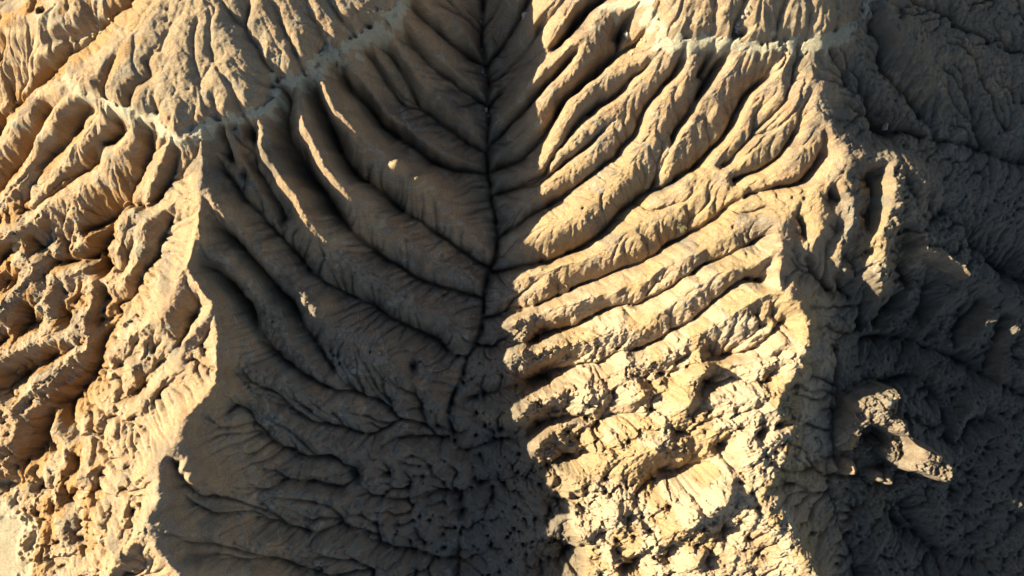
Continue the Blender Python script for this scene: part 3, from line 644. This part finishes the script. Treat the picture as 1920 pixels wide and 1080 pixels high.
# two sinkholes on the corner hill
pits = [(115, 6, 0.32, 1.6), (100, 33, 0.33, 1.3), (85, 845, 0.7, 1.4), (190, 468, 0.55, 1.6), (1107, 786, 0.5, 1.5), (1175, 1068, 0.7, 1.3), (590, 1072, 0.55, 0.9)]
PITM = np.zeros_like(H)
for (a, b, r_, dep_) in pits:
    w = px(a, b, float(bil(H, np.array([(px(a, b, 10)[0] + HX) / dx]), np.array([(px(a, b, 10)[1] + HY) / dy]))[0]))
    d = np.hypot((X - w[0]) * 0.8, (Y - w[1]) * 1.15) / r_ + 0.5 * n2
    m = 1 - sstep(0.55, 1.0, d)
    H -= dep_ * m; PITM = np.maximum(PITM, m)
# flat pale wash in the bottom left corner
flat = 1 - sstep(0.6, 1.35, np.hypot((PXX + 40) / 105, (PYY - 1040) / 120) + 0.35 * n1)
H = H * (1 - flat) + flat * (1.9 + 0.1 * n1)
print('height', round(time.time() - T0, 1))

# ------------------------------------------------------------------ soils (colour by region; browner towards the western gullies)
gold = sstep(-.02, .08, fbm(X, Y, 0.32, 3, 170) + 0.25 * (t - 0.6)) * sstep(950, 1100, PXX) * (1 - sstep(1640, 1700, PXX)) * sstep(200, 330, PYY)
cream = sstep(-.25, .3, n0 + 0.3) * sstep(950, 1100, PXX) * sstep(420, 620, PYY) * (1 - sstep(1540, 1600, PXX))
brown = sstep(0.02, 0.3, 0.5 * n1 + (0.72 - t)) * (1 - sstep(240, 380, PXX + 0.12 * PYY)) * (1 - LEDM)
cap = ((1 - sstep(0, 260, np.abs(PXX - 360))) * (1 - sstep(180, 230, PYY)) + (1 - sstep(0, 260, np.abs(PXX - 1440))) * (1 - sstep(60, 90, PYY)))
grey = np.clip(cap, 0, 1)
chan = np.exp(-(DG / 0.45)**2) * sstep(350, 420, PXX) * (1 - sstep(880, 900, PXX)) * sstep(400, 600, PYY)

# ------------------------------------------------------------------ materials
def mat_ground():
    m = bpy.data.materials.new('badland_clay'); m.use_nodes = True
    nt = m.node_tree; N = nt.nodes; L = nt.links
    for n in list(N): N.remove(n)
    out = N.new('ShaderNodeOutputMaterial'); bs = N.new('ShaderNodeBsdfPrincipled')
    bs.inputs['Roughness'].default_value = 0.95
    bs.inputs['Specular IOR Level'].default_value = 0.1
    L.new(bs.outputs[0], out.inputs[0])
    geo = N.new('ShaderNodeNewGeometry')
    soil = N.new('ShaderNodeAttribute'); soil.attribute_name = 'soil'      # r ledge, g brown, b grey cap, a pale wash
    sep = N.new('ShaderNodeSeparateColor'); L.new(soil.outputs['Color'], sep.inputs[0])
    shade_attr = N.new('ShaderNodeAttribute'); shade_attr.attribute_name = 'painted_shade'  # shade painted over the east slope, knoll walls and lower ravine floor
    def noise(scale, detail, rough=.55, dist=0.0):
        n = N.new('ShaderNodeTexNoise'); n.inputs['Scale'].default_value = scale; n.inputs['Detail'].default_value = detail
        n.inputs['Roughness'].default_value = rough; n.inputs['Distortion'].default_value = dist
        L.new(geo.outputs['Position'], n.inputs['Vector']); return n
    def ramp(src, stops):
        r = N.new('ShaderNodeValToRGB'); e = r.color_ramp.elements
        e[0].position, e[0].color = stops[0][0], (*stops[0][1], 1); e[1].position, e[1].color = stops[-1][0], (*stops[-1][1], 1)
        for p, c in stops[1:-1]:
            k = e.new(p); k.color = (*c, 1)
        L.new(src, r.inputs[0]); return r.outputs[0]
    def mix(fac, a, b, mode='MIX'):
        n = N.new('ShaderNodeMix'); n.data_type = 'RGBA'; n.blend_type = mode
        if isinstance(fac, float): n.inputs[0].default_value = fac
        else: L.new(fac, n.inputs[0])
        for k, v in ((6, a), (7, b)):
            if isinstance(v, tuple): n.inputs[k].default_value = (*v, 1)
            else: L.new(v, n.inputs[k])
        return n.outputs[2]
    def math_(op, a, b):
        n = N.new('ShaderNodeMath'); n.operation = op
        for k, v in ((0, a), (1, b)):
            if isinstance(v, (int, float)): n.inputs[k].default_value = v
            else: L.new(v, n.inputs[k])
        return n.outputs[0]
    base = ramp(noise(0.35, 6).outputs[0], [(.3, (.355, .230, .11)), (.5, (.43, .288, .145)), (.7, (.47, .342, .20))])
    # strata: beds of grey, olive and dull purple clay, following height
    sp = N.new('ShaderNodeSeparateXYZ'); L.new(geo.outputs['Position'], sp.inputs[0])
    zz = math_('ADD', sp.outputs[2], math_('MULTIPLY', noise(0.25, 4).outputs[0], 5.0))
    wv = N.new('ShaderNodeTexNoise'); wv.noise_dimensions = '1D'; wv.inputs['Scale'].default_value = 1.5; wv.inputs['Detail'].default_value = 3
    L.new(zz, wv.inputs['W'])
    strata = ramp(wv.outputs[0], [(.3, (.22, .20, .185)), (.45, (.38, .29, .18)), (.55, (.27, .18, .14)), (.68, (.22, .27, .25))])
    base = mix(0.5, base, strata)
    sh = N.new('ShaderNodeAttribute'); sh.attribute_name = 'shale_shade'
    shale_shade = ramp(noise(0.55, 5, .6, .6).outputs[0], [(.32, (.15, .11, .085)), (.45, (.185, .155, .115)), (.56, (.225, .19, .14)), (.68, (.145, .18, .17))])  # grey, teal and purple clay tones that also deepen the shade by colour
    base = mix(math_('MULTIPLY', sh.outputs['Fac'], 0.8), base, shale_shade)
    bed = N.new('ShaderNodeTexNoise'); bed.noise_dimensions = '1D'; bed.inputs['Scale'].default_value = 0.8; bed.inputs['Detail'].default_value = 1
    L.new(math_('ADD', sp.outputs[2], math_('MULTIPLY', noise(0.35, 3).outputs[0], 3.0)), bed.inputs['W'])
    vein = math_('LESS_THAN', math_('ABSOLUTE', math_('SUBTRACT', bed.outputs[0], 0.5), 0.0), 0.012)
    spots = N.new('ShaderNodeMapRange'); spots.inputs[1].default_value = .48; spots.inputs[2].default_value = .62; L.new(noise(0.6, 3).outputs[0], spots.inputs[0])
    base = mix(math_('MULTIPLY', math_('MULTIPLY', vein, spots.outputs[0]), .4), base, (.46, .42, .34))
    cr = N.new('ShaderNodeAttribute'); cr.attribute_name = 'crust'
    gm = N.new('ShaderNodeMapRange'); gm.inputs[1].default_value = .5; gm.inputs[2].default_value = 0; L.new(cr.outputs['Fac'], gm.inputs[0])
    cm = N.new('ShaderNodeMapRange'); cm.inputs[1].default_value = .5; cm.inputs[2].default_value = 1; L.new(cr.outputs['Fac'], cm.inputs[0])
    base = mix(math_('MULTIPLY', gm.outputs[0], .6), base, (.40, .285, .145))
    base = mix(math_('MULTIPLY', cm.outputs[0], .6), base, (.50, .402, .275))
    base = mix(sep.outputs[1], base, (.34, .195, .075))
    base = mix(math_('MULTIPLY', sep.outputs[2], 0.55), base, (.34, .27, .175))
    base = mix(math_('MULTIPLY', sep.outputs[0], 0.85), base, (.46, .43, .31))
    base = mix(soil.outputs['Alpha'], base, (.43, .37, .26))
    fine = ramp(noise(9, 5, .65).outputs[0], [(.28, (.62, .60, .58)), (.5, (.97, .97, .97)), (.72, (1.2, 1.18, 1.14))])
    base = mix(1.0, base, fine, 'MULTIPLY')
    base = mix(math_('MULTIPLY', shade_attr.outputs['Fac'], 0.75), base, (.128, .120, .098))  # shade put into the colour as a darker tint
    L.new(base, bs.inputs['Base Color'])
    # fine relief: cracked crust and grains
    vo = N.new('ShaderNodeTexVoronoi'); vo.feature = 'DISTANCE_TO_EDGE'; vo.inputs['Scale'].default_value = 4.2
    vm = N.new('ShaderNodeVectorMath'); vm.operation = 'ADD'
    L.new(geo.outputs['Position'], vm.inputs[0]); L.new(noise(3, 3).outputs[1], vm.inputs[1]); L.new(vm.outputs[0], vo.inputs['Vector'])
    crack = N.new('ShaderNodeMapRange'); crack.inputs[1].default_value = 0; crack.inputs[2].default_value = 0.09
    L.new(vo.outputs[0], crack.inputs[0])
    hgt = math_('ADD', math_('MULTIPLY', crack.outputs[0], 0.10), math_('MULTIPLY', noise(6, 8, .8).outputs[0], 0.36))
    bp = N.new('ShaderNodeBump'); bp.inputs['Strength'].default_value = 0.8; bp.inputs['Distance'].default_value = 1.0
    L.new(hgt, bp.inputs['Height']); L.new(bp.outputs[0], bs.inputs['Normal'])
    return m
CLAY = mat_ground()

# ------------------------------------------------------------------ cut the sheet into hills, spurs, ledges, ravine bed
P = np.stack([X.ravel(), Y.ravel(), H.ravel()], 1).astype(np.float32)
gx_, gy_ = grad(H)
NRM = np.stack([-gx_.ravel(), -gy_.ravel(), np.ones(NX * NY)], 1); NRM /= np.linalg.norm(NRM, axis=1)[:, None]
NRM = NRM.astype(np.float32)
SOIL = np.stack([LEDM.ravel(), np.clip(brown, 0, 1).ravel() * .8, grey.ravel(), np.clip(flat + 0.0 * chan, 0, 1).ravel()], 1).astype(np.float32)
SHALE_SHADE = np.clip(sstep(-.25, .25, n0 + 0.5 * n1 + 0.9 * (sstep(400, 560, PYY) * sstep(430, 560, PXX) * (1 - sstep(930, 1010, PXX)) + 1.1 * sstep(1530, 1650, PXX) * sstep(-200, 300, PYY)) - 0.35), 0, 1).ravel().astype(np.float32)  # clay patches, massed on the ravine flank and east to darken the shade
SHADE_TINT = np.clip((sstep(1500, 1600, PXX + 60 * n0) * (0.55 + 0.45 * sstep(250, 380, PYY)) * (1 - (1 - sstep(1700, 1790, PXX)) * sstep(220, 290, PYY) * (1 - sstep(500, 570, PYY))) * (1 - kin * (KNOBD > -0.1)) * (1 - KNM) + 0.8 * flo + 0.55 * low) * sstep(-.75, -.15, n1 + .3), 0, 1).ravel().astype(np.float32)  # painted shade, left off the sunlit fins and knoll top
CRUST = (0.5 * np.clip(cream, 0, 1) * (1 - gold) - 0.5 * gold + 0.5).ravel().astype(np.float32)
def piece(name, faces, parent=None):
    used = np.unique(faces); re = np.full(NX * NY, -1, np.int32); re[used] = np.arange(len(used))
    F = re[faces]
    me = bpy.data.meshes.new(name)
    me.vertices.add(len(used)); me.vertices.foreach_set('co', P[used].ravel())
    nf = len(F)
    me.loops.add(nf * 4); me.loops.foreach_set('vertex_index', F.ravel().astype(np.int32))
    me.polygons.add(nf); me.polygons.foreach_set('loop_start', np.arange(0, nf * 4, 4, dtype=np.int32))
    me.polygons.foreach_set('use_smooth', np.ones(nf, bool))
    at = me.color_attributes.new('soil', 'FLOAT_COLOR', 'POINT'); at.data.foreach_set('color', SOIL[used].ravel())
    me.attributes.new('painted_shade', 'FLOAT', 'POINT').data.foreach_set('value', SHADE_TINT[used])
    me.attributes.new('crust', 'FLOAT', 'POINT').data.foreach_set('value', CRUST[used])
    me.attributes.new('shale_shade', 'FLOAT', 'POINT').data.foreach_set('value', SHALE_SHADE[used])
    me.update(calc_edges=True)
    me.normals_split_custom_set_from_vertices(NRM[used])
    me.materials.append(CLAY)
    o = bpy.data.objects.new(name, me); C.objects.link(o)
    if parent: o.parent = parent
    return o
def setting(name, label, o=None, loc=(0, 0, 0)):
    if o is None:
        o = bpy.data.objects.new(name, None); C.objects.link(o); o.location = loc
    o['kind'] = 'structure'; o['label'] = label
    return o
q = (np.arange(NY - 1)[:, None] * NX + np.arange(NX - 1)[None, :])
QUADS = np.stack([q, q + 1, q + NX + 1, q + NX], -1).reshape(-1, 4)
own_f = OWN[:-1, :-1].ravel().copy()
BED, FLATID = 900, 901
bed = (mainr & (DG < 0.38))[:-1, :-1].ravel()
own_f[bed] = BED
own_f[(flat > 0.5)[:-1, :-1].ravel()] = FLATID
left = setting('ridge', 'long clay ridge on the left with a pale ledge, lit on its western side')
right = setting('ridge', 'long clay ridge on the right whose western spurs are sunlit')
slope = setting('slope', 'dark shaded clay slope along the right edge')
knoll = setting('knoll', 'small sunlit clay knoll standing alone in the shade on the lower right')
HOME = {'l': left, 'r': right, 'e': slope, 'k': knoll}
order = np.argsort(own_f, kind='stable'); so = own_f[order]
cutp = np.nonzero(np.diff(so))[0] + 1
for blk in np.split(order, cutp):
    k = own_f[blk[0]]
    if k == BED: setting('ravine_bed', 'narrow dark ravine bed winding down the middle between both ridges', piece('ravine_bed', QUADS[blk]))
    elif k == FLATID: setting('wash', 'pale flat sandy wash in the bottom left corner', piece('wash', QUADS[blk]))
    else:
        own, kind, _ = RIDGES[k]
        piece(kind, QUADS[blk], HOME[own])
print('mesh', round(time.time() - T0, 1), NX, NY, NX * NY)

# the land going on around the surveyed part
def surround():
    n = 90
    ax = np.concatenate([np.linspace(-420, -HX, 26), np.linspace(-HX, HX, 61)[1:-1], np.linspace(HX, 420, 26)])
    ay = np.concatenate([np.linspace(-420, -HY, 26), np.linspace(-HY, HY, 37)[1:-1], np.linspace(HY, 420, 26)])
    A, B = np.meshgrid(ax, ay)
    edge = bil(H, (np.clip(A, -HX, HX) + HX) / dx, (np.clip(B, -HY, HY) + HY) / dy)
    out = np.maximum(np.maximum(np.abs(A) - HX, np.abs(B) - HY), 0)
    Z = edge * np.exp(-out / 25) + (1 - np.exp(-out / 25)) * (3 + 7 * np.abs(fbm(A, B, 0.03, 4, 80)))
    Z = np.where(out <= 0, edge, Z)
    inside = (np.abs(A) < HX - .01) & (np.abs(B) < HY - .01)
    nx, ny = len(ax), len(ay)
    V = np.stack([A.ravel(), B.ravel(), Z.ravel()], 1)
    F = []
    for j in range(ny - 1):
        for i in range(nx - 1):
            cx, cy = (ax[i] + ax[i + 1]) / 2, (ay[j] + ay[j + 1]) / 2
            if abs(cx) < HX and abs(cy) < HY: continue
            F.append((j * nx + i, j * nx + i + 1, (j + 1) * nx + i + 1, (j + 1) * nx + i))
    me = bpy.data.meshes.new('terrain'); me.from_pydata(V.tolist(), [], F); me.update()
    me.polygons.foreach_set('use_smooth', np.ones(len(F), bool))
    me.color_attributes.new('soil', 'FLOAT_COLOR', 'POINT').data.foreach_set('color', np.zeros(len(V) * 4, np.float32))
    me.materials.append(CLAY)
    o = bpy.data.objects.new('terrain', me); C.objects.link(o)
    setting('terrain', 'clay badlands going on beyond both ridges', o)
surround()

# ------------------------------------------------------------------ loose rocks and the one shrub
def ground(x, y):
    z = 10.0
    for _ in range(4):
        w = px(x, y, z); z = float(bil(H, np.array([(w[0] + HX) / dx]), np.array([(w[1] + HY) / dy]))[0])
    return w[0], w[1], z
def rock_material(name, c):
    m = bpy.data.materials.new(name); m.use_nodes = True; nt = m.node_tree; bs = nt.nodes['Principled BSDF']
    n = nt.nodes.new('ShaderNodeTexNoise'); n.inputs['Scale'].default_value = 5; n.inputs['Detail'].default_value = 6
    r = nt.nodes.new('ShaderNodeValToRGB'); e = r.color_ramp.elements
    e[0].position, e[0].color = .3, (c[0] * .7, c[1] * .7, c[2] * .7, 1); e[1].position, e[1].color = .7, (*c, 1)
    nt.links.new(n.outputs[0], r.inputs[0]); nt.links.new(r.outputs[0], bs.inputs['Base Color']); bs.inputs['Roughness'].default_value = .95
    b = nt.nodes.new('ShaderNodeBump'); b.inputs['Strength'].default_value = .6; b.inputs['Distance'].default_value = .2
    nt.links.new(n.outputs[0], b.inputs['Height']); nt.links.new(b.outputs[0], bs.inputs['Normal'])
    return m
TAN = rock_material('tan_rock', (.40, .30, .18)); GREY = rock_material('grey_rock', (.30, .27, .22))
rr = random.Random(5)
NTH = ['topmost', 'second', 'third', 'fourth', 'fifth', 'sixth', 'seventh', 'eighth', 'ninth', 'tenth']
def rock(name, x, y, rad, m, label, group=None):
    """An uneven clod of hard clay, rad in photo pixels."""
    bm = bmesh.new(); bmesh.ops.create_icosphere(bm, subdivisions=2, radius=rad / 20)
    ph = [rr.uniform(0, 6) for _ in range(6)]; sq = (rr.uniform(.8, 1.25), rr.uniform(.7, 1.1), rr.uniform(.6, .9))
    for v in bm.verts:
        n = v.co.normalized()
        k = 1 + .16 * math.sin(3 * n.x + ph[0]) * math.cos(2.6 * n.y + ph[1]) + .12 * math.sin(5 * n.z + 4 * n.x + ph[2]) + .07 * math.sin(9 * n.y + ph[3]) + rr.uniform(-.05, .05)
        v.co = Vector((v.co.x * sq[0], v.co.y * sq[1], v.co.z * sq[2])) * k
    me = bpy.data.meshes.new(name); bm.to_mesh(me); bm.free(); me.materials.append(m)
    o = bpy.data.objects.new(name, me); C.objects.link(o)
    gx0, gy0, gz0 = ground(x, y)
    o.location = (gx0, gy0, gz0 + rad / 20 * .3); o.rotation_euler = (0, 0, rr.uniform(0, 6))
    o['label'] = label; o['category'] = 'rock'
    if group: o['group'] = group
    return o
rock('boulder', 985, 31, 8, GREY, 'dark rounded boulder stuck in the shaded gully right of the ravine top')
rock('boulder', 1660, 236, 8, GREY, 'grey boulder in the shaded gully below the right cone')
rock('boulder', 32, 190, 6, TAN, 'small round boulder in the brown gully at the upper left edge')
rock('boulder', 1176, 64, 7, GREY, 'grey boulder in the gully left of the pale ledge on the right ridge')
for n_, (x, y, r_) in enumerate(sorted(((900, 30, 4), (903, 44, 3.5), (898, 56, 2.5), (903, 94, 4), (906, 104, 3), (904, 136, 4), (908, 141, 3), (911, 206, 4.5), (915, 217, 3.5), (835, 74, 3.5)), key=lambda v: v[1])):
    rock('rock', x, y, r_, GREY, NTH[n_] + ' small dark rock, counted from the top, in the shaded ravine bed', 'small rocks along the ravine')
for n_, (x, y, r_) in enumerate(sorted(((1402, 20, 4), (1397, 26, 5), (1391, 33, 5), (1386, 40, 6), (1389, 47, 4), (1382, 51, 5), (1379, 60, 4), (1383, 64, 3), (1405, 12, 3)), key=lambda v: v[1])):
    rock('rock', x, y, r_, GREY, NTH[n_] + ' broken rock down the rubble pile between ribs of the right cone', 'rubble in the cone gully')
for n_, (x, y, r_) in enumerate(sorted(((197, 42, 4), (203, 36, 3.5), (192, 52, 4), (200, 50, 3), (190, 62, 3), (210, 38, 3), (174, 66, 3), (173, 60, 4)), key=lambda v: v[1])):
    rock('rock', x, y, r_, TAN, NTH[n_] + ' small tan rock, counted downwards, in the gully beside the upper left cone', 'small rocks beside the left cone')
for n_, (x, y, r_) in enumerate(sorted(((1473, 93, 4), (1478, 99, 3.5), (1212, 72, 3.5), (1204, 74, 3), (1188, 97, 3.5), (1184, 102, 3)), key=lambda v: v[1])):
    rock('rock', x, y, r_, TAN, NTH[n_] + ' small tan rock, counted downwards, fallen below the right pale ledge', 'rocks fallen from the right ledge')
def leaf_material():
    m = bpy.data.materials.new('dry_leaf'); m.use_nodes = True; nt = m.node_tree
    n = nt.nodes.new('ShaderNodeTexNoise'); n.inputs['Scale'].default_value = 8
    r = nt.nodes.new('ShaderNodeValToRGB'); r.color_ramp.elements[0].color = (.07, .08, .03, 1); r.color_ramp.elements[1].color = (.17, .15, .06, 1)
    nt.links.new(n.outputs[0], r.inputs[0]); nt.links.new(r.outputs[0], nt.nodes['Principled BSDF'].inputs['Base Color'])
    return m
def shrub(x, y, rad):
    g = ground(x, y); root = bpy.data.objects.new('shrub', None); C.objects.link(root); root.location = g
    root['label'] = 'tiny dry shrub in a shaded hollow of a right spur'; root['category'] = 'shrub'
    fb, sb = bmesh.new(), bmesh.new(); R = rad / 20
    for k in range(11):
        a = k * 2.4; tip = Vector((math.cos(a) * R * rr.uniform(.5, 1), math.sin(a) * R * rr.uniform(.5, 1), R * rr.uniform(.5, 1.3)))
        side = tip.cross(Vector((0, 0, 1))).normalized() * R * .035
        up = Vector((0, 0, R * .035))
        b0 = [sb.verts.new(p) for p in (side, up, -side)]; b1 = sb.verts.new(tip)
        for i in range(3): sb.faces.new((b0[i], b0[(i + 1) % 3], b1))
        for q_ in range(34):
            c = tip * rr.uniform(.35, 1.1) + Vector([rr.gauss(0, R * .16) for _ in range(3)])
            u = Vector([rr.gauss(0, 1) for _ in range(3)]).normalized() * R * .13; v = u.orthogonal().normalized() * R * .06
            fb.faces.new([fb.verts.new(c + w) for w in (-u, v, u, -v)])
    for nm, b, mm in (('stem', sb, GREY), ('foliage', fb, LEAF)):
        me = bpy.data.meshes.new(nm); b.to_mesh(me); b.free(); me.materials.append(mm)
        o = bpy.data.objects.new(nm, me); C.objects.link(o); o.parent = root
LEAF = leaf_material()
shrub(1277, 425, 8)
print('script', round(time.time() - T0, 1))
